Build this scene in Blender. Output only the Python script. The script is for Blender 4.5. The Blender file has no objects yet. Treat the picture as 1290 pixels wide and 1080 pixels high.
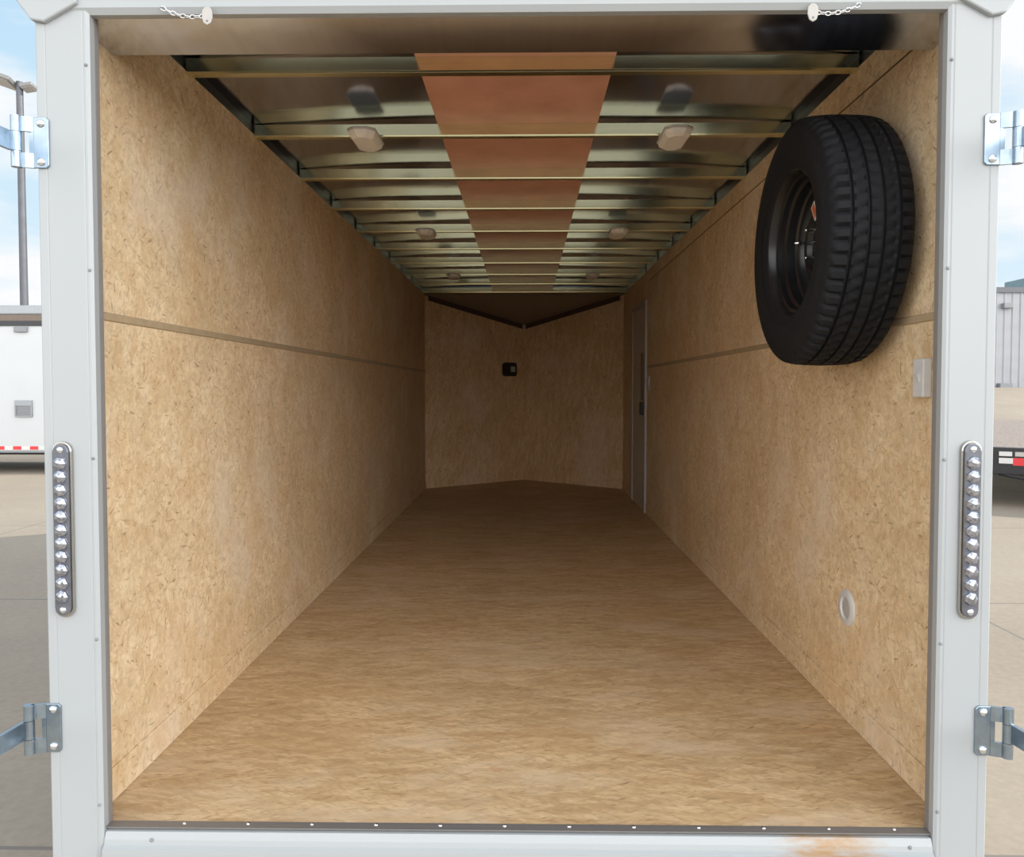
import bpy, bmesh, math, random
from mathutils import Vector, Matrix

random.seed(7)
SC = bpy.context.scene
COL = SC.collection
PI = math.pi

# ------------------------------------------------------------------ camera
cam_data = bpy.data.cameras.new('camera')
cam = bpy.data.objects.new('camera', cam_data)
COL.objects.link(cam)
FPX = 985.0
cam_data.sensor_fit = 'HORIZONTAL'
cam_data.sensor_width = 36.0
cam_data.lens = 36.0 * FPX / 1290.0
cam_data.shift_x = -2.0 / 1290.0
cam_data.shift_y = -16.0 / 1290.0
cam_data.clip_start = 0.02
cam_data.clip_end = 500
cam.location = (0.016, 0.0, 1.03)
cam.rotation_euler = (PI / 2 - math.atan(34 / FPX), 0, math.atan(15 / FPX))
SC.camera = cam

# ------------------------------------------------------------------ view
SC.view_settings.view_transform = 'Standard'
SC.view_settings.look = 'None'
SC.view_settings.exposure = 0.0
SC.view_settings.gamma = 1.0
SC.view_settings.use_curve_mapping = False

# ------------------------------------------------------------------ sky
world = bpy.data.worlds.new('sky')
SC.world = world
world.use_nodes = True
wn, wl = world.node_tree.nodes, world.node_tree.links
wn.clear()
w_out = wn.new('ShaderNodeOutputWorld')
w_bg = wn.new('ShaderNodeBackground')
w_tc = wn.new('ShaderNodeTexCoord')
w_sep = wn.new('ShaderNodeSeparateXYZ')
wl.new(w_tc.outputs['Generated'], w_sep.inputs[0])
w_grad = wn.new('ShaderNodeValToRGB')
cr = w_grad.color_ramp
cr.elements[0].position = 0.0
cr.elements[0].color = (0.80, 0.92, 1.0, 1)
cr.elements[1].position = 0.75
cr.elements[1].color = (0.30, 0.56, 0.92, 1)
e = cr.elements.new(0.28)
e.color = (0.60, 0.82, 0.97, 1)
wl.new(w_sep.outputs['Z'], w_grad.inputs[0])
w_map = wn.new('ShaderNodeMapping')
w_map.inputs['Scale'].default_value = (1.0, 1.0, 2.6)
wl.new(w_tc.outputs['Generated'], w_map.inputs[0])
w_noise = wn.new('ShaderNodeTexNoise')
w_noise.inputs['Scale'].default_value = 3.2
w_noise.inputs['Detail'].default_value = 7
w_noise.inputs['Roughness'].default_value = 0.55
wl.new(w_map.outputs[0], w_noise.inputs['Vector'])
w_cl = wn.new('ShaderNodeValToRGB')
w_cl.color_ramp.elements[0].position = 0.44
w_cl.color_ramp.elements[1].position = 0.60
wl.new(w_noise.outputs['Fac'], w_cl.inputs[0])
w_mix = wn.new('ShaderNodeMixRGB')
w_mix.inputs[2].default_value = (0.98, 0.99, 1.0, 1)
wl.new(w_cl.outputs[0], w_mix.inputs[0])
wl.new(w_grad.outputs[0], w_mix.inputs[1])
# sky strength raised behind the viewer (towards -Y), added to light the interior
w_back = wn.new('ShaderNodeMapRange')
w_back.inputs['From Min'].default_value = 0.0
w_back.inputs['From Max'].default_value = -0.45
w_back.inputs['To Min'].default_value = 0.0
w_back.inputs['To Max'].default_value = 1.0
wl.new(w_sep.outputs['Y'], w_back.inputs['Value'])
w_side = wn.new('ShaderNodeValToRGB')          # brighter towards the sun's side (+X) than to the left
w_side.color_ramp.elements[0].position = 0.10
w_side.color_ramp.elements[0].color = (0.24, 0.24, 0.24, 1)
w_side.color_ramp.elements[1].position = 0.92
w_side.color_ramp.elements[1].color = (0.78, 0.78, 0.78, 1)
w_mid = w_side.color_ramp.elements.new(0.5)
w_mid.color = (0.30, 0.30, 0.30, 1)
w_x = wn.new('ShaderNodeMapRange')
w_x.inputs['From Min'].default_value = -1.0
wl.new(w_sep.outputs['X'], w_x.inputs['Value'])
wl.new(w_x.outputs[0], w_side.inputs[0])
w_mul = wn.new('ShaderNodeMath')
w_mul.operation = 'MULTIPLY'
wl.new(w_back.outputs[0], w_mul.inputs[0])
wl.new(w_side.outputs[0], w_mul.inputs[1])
w_low = wn.new('ShaderNodeMapRange')            # the added fill is brightest low over the horizon
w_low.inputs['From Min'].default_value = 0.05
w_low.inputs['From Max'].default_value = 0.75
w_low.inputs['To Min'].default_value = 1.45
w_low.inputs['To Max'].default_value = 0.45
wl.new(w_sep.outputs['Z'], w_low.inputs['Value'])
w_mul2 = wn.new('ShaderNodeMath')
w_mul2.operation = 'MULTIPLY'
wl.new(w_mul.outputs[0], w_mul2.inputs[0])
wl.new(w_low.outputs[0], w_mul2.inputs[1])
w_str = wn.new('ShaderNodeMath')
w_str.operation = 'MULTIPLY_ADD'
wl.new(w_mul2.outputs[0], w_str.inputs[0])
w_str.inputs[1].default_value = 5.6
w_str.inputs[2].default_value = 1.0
w_fill_tint = wn.new('ShaderNodeMixRGB')            # the added bright part is tinted near white
w_fill_tint.inputs[2].default_value = (0.975, 0.985, 0.99, 1)
wl.new(w_back.outputs[0], w_fill_tint.inputs[0])
wl.new(w_mix.outputs[0], w_fill_tint.inputs[1])
wl.new(w_fill_tint.outputs[0], w_bg.inputs['Color'])
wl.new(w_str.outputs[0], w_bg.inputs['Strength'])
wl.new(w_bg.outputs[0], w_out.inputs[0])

# ------------------------------------------------------------------ sun
sun_data = bpy.data.lights.new('sun', 'SUN')
sun_data.energy = 4.6
sun_data.color = (1.0, 0.93, 0.82)
sun_data.angle = math.radians(0.6)
sun = bpy.data.objects.new('sun', sun_data)
COL.objects.link(sun)
sd = Vector((math.cos(math.radians(29)) * math.cos(math.radians(5)),
             math.cos(math.radians(29)) * math.sin(math.radians(5)),
             math.sin(math.radians(29))))
sun.rotation_euler = (-sd).to_track_quat('-Z', 'Y').to_euler()
sun.location = sd * 40


# ------------------------------------------------------------------ materials
def new_mat(name):
    m = bpy.data.materials.new(name)
    m.use_nodes = True
    nt = m.node_tree
    return m, nt, nt.nodes['Principled BSDF']


def N(nt, kind, **kw):
    n = nt.nodes.new(kind)
    for k, v in kw.items():
        if k in n.inputs.keys():
            n.inputs[k].default_value = v
        else:
            setattr(n, k, v)
    return n


def ramp(nt, stops):
    n = nt.nodes.new('ShaderNodeValToRGB')
    els = n.color_ramp.elements
    while len(els) < len(stops):
        els.new(0.5)
    for el, (p, c) in zip(els, stops):
        el.position = p
        el.color = c if len(c) == 4 else (*c, 1)
    return n


def mixc(nt, mode, fac, a, b):
    n = nt.nodes.new('ShaderNodeMixRGB')
    n.blend_type = mode
    for i, v in ((0, fac), (1, a), (2, b)):
        if isinstance(v, bpy.types.NodeSocket):
            nt.links.new(v, n.inputs[i])
        elif i == 0:
            n.inputs[0].default_value = v
        else:
            n.inputs[i].default_value = (*v, 1) if len(v) == 3 else v
    return n.outputs[0]


def simple(name, color, rough=0.5, metal=0.0, var=0.06, scale=30.0, bump=0.0, spec=0.5, stretch=(1, 1, 1)):
    m, nt, b = new_mat(name)
    tc = N(nt, 'ShaderNodeTexCoord')
    mp = N(nt, 'ShaderNodeMapping')
    mp.inputs['Scale'].default_value = stretch
    nt.links.new(tc.outputs['Object'], mp.inputs[0])
    no = N(nt, 'ShaderNodeTexNoise', Scale=scale, Detail=4.0)
    nt.links.new(mp.outputs[0], no.inputs['Vector'])
    lo = tuple(max(0, c * (1 - var)) for c in color)
    hi = tuple(min(1, c * (1 + var)) for c in color)
    r = ramp(nt, [(0.3, lo), (0.7, hi)])
    nt.links.new(no.outputs['Fac'], r.inputs[0])
    nt.links.new(r.outputs[0], b.inputs['Base Color'])
    b.inputs['Roughness'].default_value = rough
    b.inputs['Metallic'].default_value = metal
    b.inputs['Specular IOR Level'].default_value = spec
    if bump:
        bp = N(nt, 'ShaderNodeBump', Strength=bump, Distance=0.002)
        nt.links.new(no.outputs['Fac'], bp.inputs['Height'])
        nt.links.new(bp.outputs[0], b.inputs['Normal'])
    return m


def osb(name, axes, pale, mid, dark, angles, along, across, fleck, fleck_scale, wander=0.03, patch=(2.2, 1.6)):
    """oriented strand board: overlapping pressed flakes and thin dark slivers"""
    m, nt, b = new_mat(name)
    L = nt.links.new
    tc = N(nt, 'ShaderNodeTexCoord')
    sp = N(nt, 'ShaderNodeSeparateXYZ')
    L(tc.outputs['Object'], sp.inputs[0])
    cb = N(nt, 'ShaderNodeCombineXYZ')
    L(sp.outputs[axes[0]], cb.inputs[0])
    L(sp.outputs[axes[1]], cb.inputs[1])
    # slight wander so that the strands are not ruler straight
    wob = N(nt, 'ShaderNodeTexNoise', Scale=9.0, Detail=2.0)
    L(cb.outputs[0], wob.inputs['Vector'])
    wv = N(nt, 'ShaderNodeVectorMath', operation='MULTIPLY_ADD')
    L(wob.outputs['Color'], wv.inputs[0])
    wv.inputs[1].default_value = (wander, wander, 0)
    L(cb.outputs[0], wv.inputs[2])

    def rotated(a, sx, sy, off=0):
        mp = N(nt, 'ShaderNodeMapping', vector_type='TEXTURE')
        mp.inputs['Rotation'].default_value = (0, 0, math.radians(a))
        mp.inputs['Scale'].default_value = (1 / sx, 1 / sy, 1)
        mp.inputs['Location'].default_value = (off, off * 0.7, 0)
        L(wv.outputs[0], mp.inputs[0])
        return mp.outputs[0]
    total = None
    for i, a in enumerate(angles):
        v = N(nt, 'ShaderNodeTexVoronoi', voronoi_dimensions='2D', Scale=1.0)
        L(rotated(a, along, across, 1.3 * i), v.inputs['Vector'])
        s = N(nt, 'ShaderNodeSeparateColor')
        L(v.outputs['Color'], s.inputs[0])
        if total is None:
            total = s.outputs[0]
        else:
            ad = N(nt, 'ShaderNodeMath', operation='ADD')
            L(total, ad.inputs[0])
            L(s.outputs[0], ad.inputs[1])
            total = ad.outputs[0]
    dv = N(nt, 'ShaderNodeMath', operation='DIVIDE')
    L(total, dv.inputs[0])
    dv.inputs[1].default_value = len(angles)
    base = ramp(nt, [(0.2, mid), (0.5, tuple((p + q) / 2 for p, q in zip(mid, pale))), (0.8, pale)])
    L(dv.outputs[0], base.inputs[0])
    col = base.outputs[0]
    big = N(nt, 'ShaderNodeTexNoise', Scale=2.2, Detail=5.0, Roughness=0.6)
    L(cb.outputs[0], big.inputs['Vector'])
    bigr = ramp(nt, [(0.35, (0.86, 0.84, 0.80)), (0.65, (1, 1, 1))])
    L(big.outputs['Fac'], bigr.inputs[0])
    col = mixc(nt, 'MULTIPLY', 1.0, col, bigr.outputs[0])
    fine = N(nt, 'ShaderNodeTexNoise', Scale=1.0, Detail=4.0, Roughness=0.7)
    L(rotated(angles[0], along * 4, across * 3, 0.4), fine.inputs['Vector'])
    finer = ramp(nt, [(0.3, (0.86, 0.84, 0.80)), (0.7, (1.06, 1.06, 1.05))])
    L(fine.outputs['Fac'], finer.inputs[0])
    col = mixc(nt, 'MULTIPLY', 1.0, col, finer.outputs[0])
    for i, a in enumerate(angles):
        n = N(nt, 'ShaderNodeTexNoise', Scale=1.0, Detail=2.0, Roughness=0.5)
        L(rotated(a + 17, fleck_scale[0], fleck_scale[1], 2.1 * i + 0.5), n.inputs['Vector'])
        r = ramp(nt, [(fleck, (0, 0, 0)), (fleck + 0.10, (0.75, 0.75, 0.75))])
        L(n.outputs['Fac'], r.inputs[0])
        col = mixc(nt, 'MIX', r.outputs[0], col, dark)
    for i, a in enumerate(angles[:3]):
        n = N(nt, 'ShaderNodeTexNoise', Scale=1.0, Detail=3.0, Roughness=0.6)
        L(rotated(a - 20, fleck_scale[0] * 1.5, fleck_scale[1] * 0.9, 1.7 * i + 3.3), n.inputs['Vector'])
        r = ramp(nt, [(0.54, (0, 0, 0)), (0.70, (0.62, 0.62, 0.62))])
        L(n.outputs['Fac'], r.inputs[0])
        col = mixc(nt, 'MIX', r.outputs[0], col, tuple(0.68 * c for c in mid))
    # broad weathered patches: some greyer and paler, some tawny
    pt = N(nt, 'ShaderNodeTexNoise', Scale=1.0, Detail=6.0, Roughness=0.62)
    L(rotated(0, patch[0], patch[1], 8.3), pt.inputs['Vector'])
    ptr = ramp(nt, [(0.50, (0, 0, 0)), (0.66, (0.5, 0.5, 0.5))])
    L(pt.outputs['Fac'], ptr.inputs[0])
    col = mixc(nt, 'MIX', ptr.outputs[0], col, tuple(0.9 * c for c in (pale[0], pale[1] * 1.08, pale[2] * 1.3)))
    p2 = N(nt, 'ShaderNodeTexNoise', Scale=1.0, Detail=6.0, Roughness=0.65)
    L(rotated(0, patch[0] * 1.6, patch[1] * 1.6, 3.9), p2.inputs['Vector'])
    p2r = ramp(nt, [(0.52, (0, 0, 0)), (0.70, (0.55, 0.55, 0.55))])
    L(p2.outputs['Fac'], p2r.inputs[0])
    col = mixc(nt, 'MIX', p2r.outputs[0], col, (mid[0] * 0.88, mid[1] * 0.80, mid[2] * 0.68))
    red = N(nt, 'ShaderNodeTexNoise', Scale=1.0, Detail=3.0, Roughness=0.6)
    L(rotated(angles[0] + 10, 7, 13, 4.7), red.inputs['Vector'])
    redr = ramp(nt, [(0.66, (0, 0, 0)), (0.76, (0.55, 0.55, 0.55))])
    L(red.outputs['Fac'], redr.inputs[0])
    col = mixc(nt, 'MIX', redr.outputs[0], col, (0.50, 0.24, 0.10))
    L(col, b.inputs['Base Color'])
    b.inputs['Roughness'].default_value = 0.62
    b.inputs['Specular IOR Level'].default_value = 0.35
    bp = N(nt, 'ShaderNodeBump', Strength=0.25, Distance=0.002)
    L(dv.outputs[0], bp.inputs['Height'])
    L(bp.outputs[0], b.inputs['Normal'])
    return m


PALE, MID, DARK = (0.88, 0.71, 0.48), (0.72, 0.52, 0.31), (0.26, 0.13, 0.055)
M = {}
M['osb_side'] = osb('strand_board_side', (1, 2), PALE, MID, DARK, (70, 20, 125, -25), 14, 46, 0.645, (20, 84))
M['osb_front'] = osb('strand_board_front', (0, 2), (0.90, 0.66, 0.41), (0.74, 0.48, 0.26), DARK, (85, 95, 75), 10, 45, 0.655, (14, 70))
M['osb_floor'] = osb('strand_board_floor', (0, 1), (0.72, 0.535, 0.325), (0.53, 0.36, 0.195), (0.26, 0.14, 0.065),
                     (0, 16, -14), 11, 52, 0.635, (16, 90), 0.012, (1.6, 3.4))
M['white_paint'] = simple('white_painted_metal', (0.36, 0.38, 0.39), 0.35, 0, 0.03, 3, stretch=(1, 1, 0.05))
M['white_plastic'] = simple('white_plastic', (0.60, 0.59, 0.58), 0.4, 0, 0.03)
M['lens'] = simple('frosted_lens_plastic', (0.93, 0.91, 0.88), 0.3, 0, 0.03, 60)
M['seal'] = simple('grey_rubber_seal', (0.22, 0.205, 0.195), 0.6, 0, 0.05)
M['seam'] = simple('tan_seam_strip', (0.42, 0.32, 0.20), 0.5, 0, 0.08)
M['dark_seam'] = simple('dark_joint', (0.16, 0.10, 0.055), 0.8, 0, 0.1)
M['brown_trim'] = simple('dark_brown_trim', (0.085, 0.05, 0.035), 0.5, 0, 0.1)
M['nose'] = simple('dark_nose_panel', (0.26, 0.22, 0.17), 0.45, 0, 0.1)
M['galv'] = simple('galvanized_bow', (0.84, 0.855, 0.58), 0.16, 1.0, 0.05, 8, stretch=(0.3, 4, 12))
M['threshold'] = simple('brushed_aluminium_strip', (0.22, 0.21, 0.205), 0.42, 0.4, 0.06, 20, stretch=(0.2, 6, 6))
M['zinc'] = simple('zinc_plated_steel', (0.33, 0.40, 0.47), 0.3, 1.0, 0.12, 40)
M['bolt'] = simple('bright_bolt', (0.85, 0.87, 0.9), 0.15, 1.0, 0.05)
M['chrome'] = simple('chrome_bezel', (0.48, 0.46, 0.43), 0.15, 1.0, 0.04)
M['rubber'] = simple('black_tyre_rubber', (0.0085, 0.009, 0.011), 0.7, 0, 0.2, 60, 0.2, 0.25)
M['black_steel'] = simple('gloss_black_wheel', (0.010, 0.010, 0.011), 0.28, 0, 0.2)
M['black_plastic'] = simple('black_plastic', (0.012, 0.012, 0.012), 0.4, 0, 0.2)
M['grey_pale'] = simple('pale_grey_plastic', (0.42, 0.40, 0.38), 0.5, 0, 0.05)
M['smoke'] = simple('smoked_lens_base', (0.16, 0.17, 0.20), 0.18, 0.5, 0.2)
M['led'] = simple('clear_led_optic', (0.40, 0.42, 0.48), 0.12, 0.9, 0.45, 160)
M['door_grey'] = simple('grey_door_skin', (0.50, 0.45, 0.39), 0.4, 0, 0.05)
M['bronze'] = simple('brown_bar', (0.13, 0.10, 0.07), 0.4, 0, 0.1)
M['orange'] = simple('orange_print', (0.5, 0.12, 0.04), 0.5, 0, 0.1)
M['red'] = simple('red_reflective', (0.62, 0.035, 0.04), 0.35, 0, 0.05)
M['steel_roof'] = simple('grey_steel_trim', (0.09, 0.093, 0.10), 0.4, 0.3, 0.05)
M['rail'] = simple('silver_roof_rail', (0.30, 0.32, 0.34), 0.35, 0.4, 0.05)
M['rail_dark'] = simple('dark_rail_strip', (0.035, 0.037, 0.042), 0.4, 0.2, 0.05)
M['rail_brown'] = simple('brown_rail_strip', (0.15, 0.115, 0.09), 0.4, 0.2, 0.1)
M['trailer_white'] = simple('white_trailer_skin', (0.49, 0.51, 0.52), 0.35, 0, 0.02, 2)
M['vent_grey'] = simple('grey_vent', (0.22, 0.23, 0.24), 0.5, 0, 0.15, 60)
M['pole'] = simple('weathered_pole', (0.10, 0.105, 0.12), 0.5, 0.3, 0.1, 4)
M['fixture'] = simple('grey_light_fixture', (0.20, 0.20, 0.195), 0.5, 0, 0.05)
M['siding'] = simple('grey_metal_siding', (0.31, 0.32, 0.34), 0.5, 0, 0.05, 1)
M['unit_blue'] = simple('blue_grey_unit', (0.20, 0.30, 0.33), 0.5, 0, 0.1, 3)
M['deck'] = simple('weathered_deck_boards', (0.25, 0.205, 0.175), 0.8, 0, 0.15, 6, stretch=(8, 0.4, 1))
M['black_frame'] = simple('black_frame_paint', (0.018, 0.018, 0.02), 0.45, 0, 0.2)


def roof_sheet_mat(name, color, rough, wav):
    m, nt, b = new_mat(name)
    tc = N(nt, 'ShaderNodeTexCoord')
    mp = N(nt, 'ShaderNodeMapping')
    mp.inputs['Scale'].default_value = (0.8, 3.0, 1)
    nt.links.new(tc.outputs['Object'], mp.inputs[0])
    no = N(nt, 'ShaderNodeTexNoise', Scale=1.6, Detail=1.0)
    nt.links.new(mp.outputs[0], no.inputs['Vector'])
    st = N(nt, 'ShaderNodeMapping')
    st.inputs['Scale'].default_value = (60, 1.0, 1)
    nt.links.new(tc.outputs['Object'], st.inputs[0])
    n2 = N(nt, 'ShaderNodeTexNoise', Scale=1.0, Detail=3.0)
    nt.links.new(st.outputs[0], n2.inputs['Vector'])
    r = ramp(nt, [(0.3, tuple(c * 0.93 for c in color)), (0.7, color)])
    nt.links.new(n2.outputs['Fac'], r.inputs[0])
    nt.links.new(r.outputs[0], b.inputs['Base Color'])
    b.inputs['Metallic'].default_value = 1.0
    b.inputs['Roughness'].default_value = rough
    bp = N(nt, 'ShaderNodeBump', Strength=wav, Distance=0.02)
    nt.links.new(no.outputs['Fac'], bp.inputs['Height'])
    nt.links.new(bp.outputs[0], b.inputs['Normal'])
    return m


M['roof_sheet'] = roof_sheet_mat('mill_finish_roof_sheet', (0.52, 0.58, 0.72), 0.13, 0.10)
M['header_sheet'] = roof_sheet_mat('mill_finish_header_sheet', (0.62, 0.66, 0.76), 0.16, 0.02)


def strip_mat():
    m, nt, b = new_mat('reddish_brown_ceiling_strip')
    tc = N(nt, 'ShaderNodeTexCoord')
    no = N(nt, 'ShaderNodeTexNoise', Scale=7.0, Detail=5.0)
    nt.links.new(tc.outputs['Object'], no.inputs['Vector'])
    r = ramp(nt, [(0.35, (0.60, 0.295, 0.20)), (0.7, (0.73, 0.385, 0.275))])
    nt.links.new(no.outputs['Fac'], r.inputs[0])
    nt.links.new(r.outputs[0], b.inputs['Base Color'])
    b.inputs['Roughness'].default_value = 0.45
    return m


M['strip'] = strip_mat()


def sill_mat():
    m, nt, b = new_mat('white_sill_with_rust_stain')
    L = nt.links.new
    tc = N(nt, 'ShaderNodeTexCoord')
    sp = N(nt, 'ShaderNodeSeparateXYZ')
    L(tc.outputs['Object'], sp.inputs[0])
    dx = N(nt, 'ShaderNodeMath', operation='SUBTRACT')
    L(sp.outputs[0], dx.inputs[0])
    dx.inputs[1].default_value = 0.72
    ab = N(nt, 'ShaderNodeMath', operation='ABSOLUTE')
    L(dx.outputs[0], ab.inputs[0])
    fall = N(nt, 'ShaderNodeMapRange')
    fall.inputs['From Min'].default_value = 0.26
    fall.inputs['From Max'].default_value = 0.0
    L(ab.outputs[0], fall.inputs['Value'])
    mp = N(nt, 'ShaderNodeMapping')
    mp.inputs['Scale'].default_value = (12, 40, 40)
    L(tc.outputs['Object'], mp.inputs[0])
    no = N(nt, 'ShaderNodeTexNoise', Scale=1.0, Detail=5.0, Roughness=0.65)
    L(mp.outputs[0], no.inputs['Vector'])
    ml = N(nt, 'ShaderNodeMath', operation='MULTIPLY')
    L(fall.outputs[0], ml.inputs[0])
    L(no.outputs['Fac'], ml.inputs[1])
    r = ramp(nt, [(0.24, (0, 0, 0)), (0.52, (0.9, 0.9, 0.9))])
    L(ml.outputs[0], r.inputs[0])
    c = mixc(nt, 'MIX', r.outputs[0], (0.365, 0.385, 0.395), (0.36, 0.21, 0.085))
    L(c, b.inputs['Base Color'])
    b.inputs['Roughness'].default_value = 0.35
    return m


M['sill'] = sill_mat()


def ground_mat():
    m, nt, b = new_mat('concrete_lot')
    L = nt.links.new
    tc = N(nt, 'ShaderNodeTexCoord')
    n1 = N(nt, 'ShaderNodeTexNoise', Scale=0.35, Detail=6.0, Roughness=0.6)
    L(tc.outputs['Object'], n1.inputs['Vector'])
    n2 = N(nt, 'ShaderNodeTexNoise', Scale=26.0, Detail=5.0, Roughness=0.7)
    L(tc.outputs['Object'], n2.inputs['Vector'])
    r1 = ramp(nt, [(0.3, (0.29, 0.245, 0.195)), (0.7, (0.36, 0.31, 0.248))])
    L(n1.outputs['Fac'], r1.inputs[0])
    r2 = ramp(nt, [(0.3, (0.88, 0.88, 0.88)), (0.7, (1.06, 1.06, 1.06))])
    L(n2.outputs['Fac'], r2.inputs[0])
    c = mixc(nt, 'MULTIPLY', 1.0, r1.outputs[0], r2.outputs[0])
    br = N(nt, 'ShaderNodeTexBrick', offset=0.0, Scale=1.0)
    br.inputs['Mortar Size'].default_value = 0.012
    br.inputs['Mortar Smooth'].default_value = 0.3
    br.inputs['Brick Width'].default_value = 4.2
    br.inputs['Row Height'].default_value = 2.99
    mp = N(nt, 'ShaderNodeMapping')
    mp.inputs['Location'].default_value = (1.2, 0.51, 0)
    L(tc.outputs['Object'], mp.inputs[0])
    L(mp.outputs[0], br.inputs['Vector'])
    c = mixc(nt, 'MIX', br.outputs['Fac'], c, (0.20, 0.18, 0.16))
    L(c, b.inputs['Base Color'])
    b.inputs['Roughness'].default_value = 0.9
    b.inputs['Specular IOR Level'].default_value = 0.2
    return m


M['ground'] = ground_mat()


# ------------------------------------------------------------------ mesh helpers
def box(bm, x0, x1, y0, y1, z0, z1, mi=0):
    v = [bm.verts.new((x, y, z)) for x in (x0, x1) for y in (y0, y1) for z in (z0, z1)]
    fs = []
    for q in ((0, 1, 3, 2), (4, 6, 7, 5), (0, 4, 5, 1), (2, 3, 7, 6), (0, 2, 6, 4), (1, 5, 7, 3)):
        f = bm.faces.new([v[i] for i in q])
        f.material_index = mi
        fs.append(f)
    return fs


def prism(bm, pts, axis, a, b_, mi=0):
    """polygon in the plane across `axis`, extruded from a to b_"""
    def P(p, t):
        if axis == 0:
            return (t, p[0], p[1])
        if axis == 1:
            return (p[0], t, p[1])
        return (p[0], p[1], t)
    A = [bm.verts.new(P(p, a)) for p in pts]
    B = [bm.verts.new(P(p, b_)) for p in pts]
    n = len(pts)
    fs = [bm.faces.new(A), bm.faces.new(list(reversed(B)))]
    for i in range(n):
        fs.append(bm.faces.new([A[i], B[i], B[(i + 1) % n], A[(i + 1) % n]]))
    for f in fs:
        f.material_index = mi
    return fs


def lathe(bm, prof, axis=0, n=48, center=(0, 0, 0), closed=False, rfun=None, skip=None, mi=0):
    """profile (along, radius) spun about an axis"""
    rings = []
    c = Vector(center)
    for j, (a, r) in enumerate(prof):
        ring = []
        for k in range(n):
            t = 2 * PI * k / n
            rr = r if rfun is None else rfun(j, k, r)
            p = (a, rr * math.cos(t), rr * math.sin(t))
            if axis == 1:
                p = (p[1], p[0], p[2])
            elif axis == 2:
                p = (p[1], p[2], p[0])
            ring.append(bm.verts.new(c + Vector(p)))
        rings.append(ring)
    m = len(prof)
    for j in range(m if closed else m - 1):
        R0, R1 = rings[j], rings[(j + 1) % m]
        for k in range(n):
            if skip and skip(j, k):
                continue
            f = bm.faces.new([R0[k], R0[(k + 1) % n], R1[(k + 1) % n], R1[k]])
            f.material_index = mi
    if not closed:
        for ring, cap in ((rings[0], prof[0][1]), (rings[-1], prof[-1][1])):
            if cap > 1e-5 and skip is None:
                f = bm.faces.new(ring)
                f.material_index = mi
    return rings


def tube(bm, pts, r, n=8, closed=False, mi=0):
    pts = [Vector(p) for p in pts]
    rings = []
    m = len(pts)
    for i, p in enumerate(pts):
        if closed:
            d = pts[(i + 1) % m] - pts[i - 1]
        else:
            d = pts[min(i + 1, m - 1)] - pts[max(i - 1, 0)]
        d.normalize()
        up = Vector((0, 0, 1)) if abs(d.z) < 0.9 else Vector((1, 0, 0))
        s = d.cross(up).normalized()
        t = s.cross(d)
        rings.append([bm.verts.new(p + r * (math.cos(2 * PI * k / n) * s + math.sin(2 * PI * k / n) * t)) for k in range(n)])
    for i in range(m if closed else m - 1):
        A, B = rings[i], rings[(i + 1) % m]
        for k in range(n):
            bm.faces.new([A[k], A[(k + 1) % n], B[(k + 1) % n], B[k]]).material_index = mi
    if not closed:
        bm.faces.new(rings[0]).material_index = mi
        bm.faces.new(list(reversed(rings[-1]))).material_index = mi


def dome(bm, center, r, h, axis_dir, n=10, rings=4):
    """low dome bulging along axis_dir (one of 'x','-x','-y','-z')"""
    prof = [(h * math.sin(PI / 2 * i / rings), r * math.cos(PI / 2 * i / rings)) for i in range(rings)] + [(h, 0.0001)]
    s = -1 if axis_dir[0] == '-' else 1
    ax = {'x': 0, 'y': 1, 'z': 2}[axis_dir[-1]]
    lathe(bm, [(s * a, q) for a, q in prof], ax, n, center)


def obj(name, bm, mats, parent=None, bevel=0.0, smooth=False, loc=None, segs=2):
    bmesh.ops.remove_doubles(bm, verts=bm.verts, dist=1e-6)
    bmesh.ops.recalc_face_normals(bm, faces=bm.faces)
    me = bpy.data.meshes.new(name)
    bm.to_mesh(me)
    bm.free()
    for m in (mats if isinstance(mats, (list, tuple)) else [mats]):
        me.materials.append(m)
    o = bpy.data.objects.new(name, me)
    COL.objects.link(o)
    if parent:
        o.parent = parent
    if loc:
        o.location = loc
    if bevel:
        md = o.modifiers.new('bevel', 'BEVEL')
        md.width = bevel
        md.segments = segs
        md.limit_method = 'ANGLE'
        md.angle_limit = math.radians(40)
    if smooth:
        for p in me.polygons:
            p.use_smooth = True
        if smooth != 'all':
            md = o.modifiers.new('split', 'EDGE_SPLIT')
            md.split_angle = math.radians(38)
    return o


def struct(name, bm, mats, label=None, parent=None, **kw):
    o = obj(name, bm, mats, parent, **kw)
    if parent is None:
        o['kind'] = 'structure'
        if label:
            o['label'] = label
            o['category'] = label.split('|')[1] if '|' in label else 'structure'
            o['label'] = label.split('|')[0]
    return o


def thing(name, label, cat, loc=(0, 0, 0), rotz=0.0, group=None):
    o = bpy.data.objects.new(name, None)
    o.empty_display_size = 0.05
    COL.objects.link(o)
    o.location = loc
    o.rotation_euler = (0, 0, rotz)
    tag(o, label, cat, group)
    return o


def tag(o, label, cat, group=None):
    o['label'] = label
    o['category'] = cat
    if group:
        o['group'] = group
    return o


def dup(root, loc, label, scale=None):
    r = root.copy()
    COL.objects.link(r)
    r.location = loc
    if scale:
        r.scale = scale
    r['label'] = label
    for ch in list(root.children):
        c = ch.copy()
        COL.objects.link(c)
        c.parent = r
        for g in list(ch.children):
            d = g.copy()
            COL.objects.link(d)
            d.parent = c
    return r


B = bmesh.new

# ------------------------------------------------------------------ setting: trailer shell
XW = 1.017           # inner face of the side walls
XO = 1.075           # outer skin
Y0 = 1.775           # rear face of the door frame
YB = 8.03            # front corners
YA = 8.85            # tip of the V nose
ZT = 1.986           # underside of the roof bows
ZS = 2.034           # roof sheet
GZ = -0.47           # ground

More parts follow.
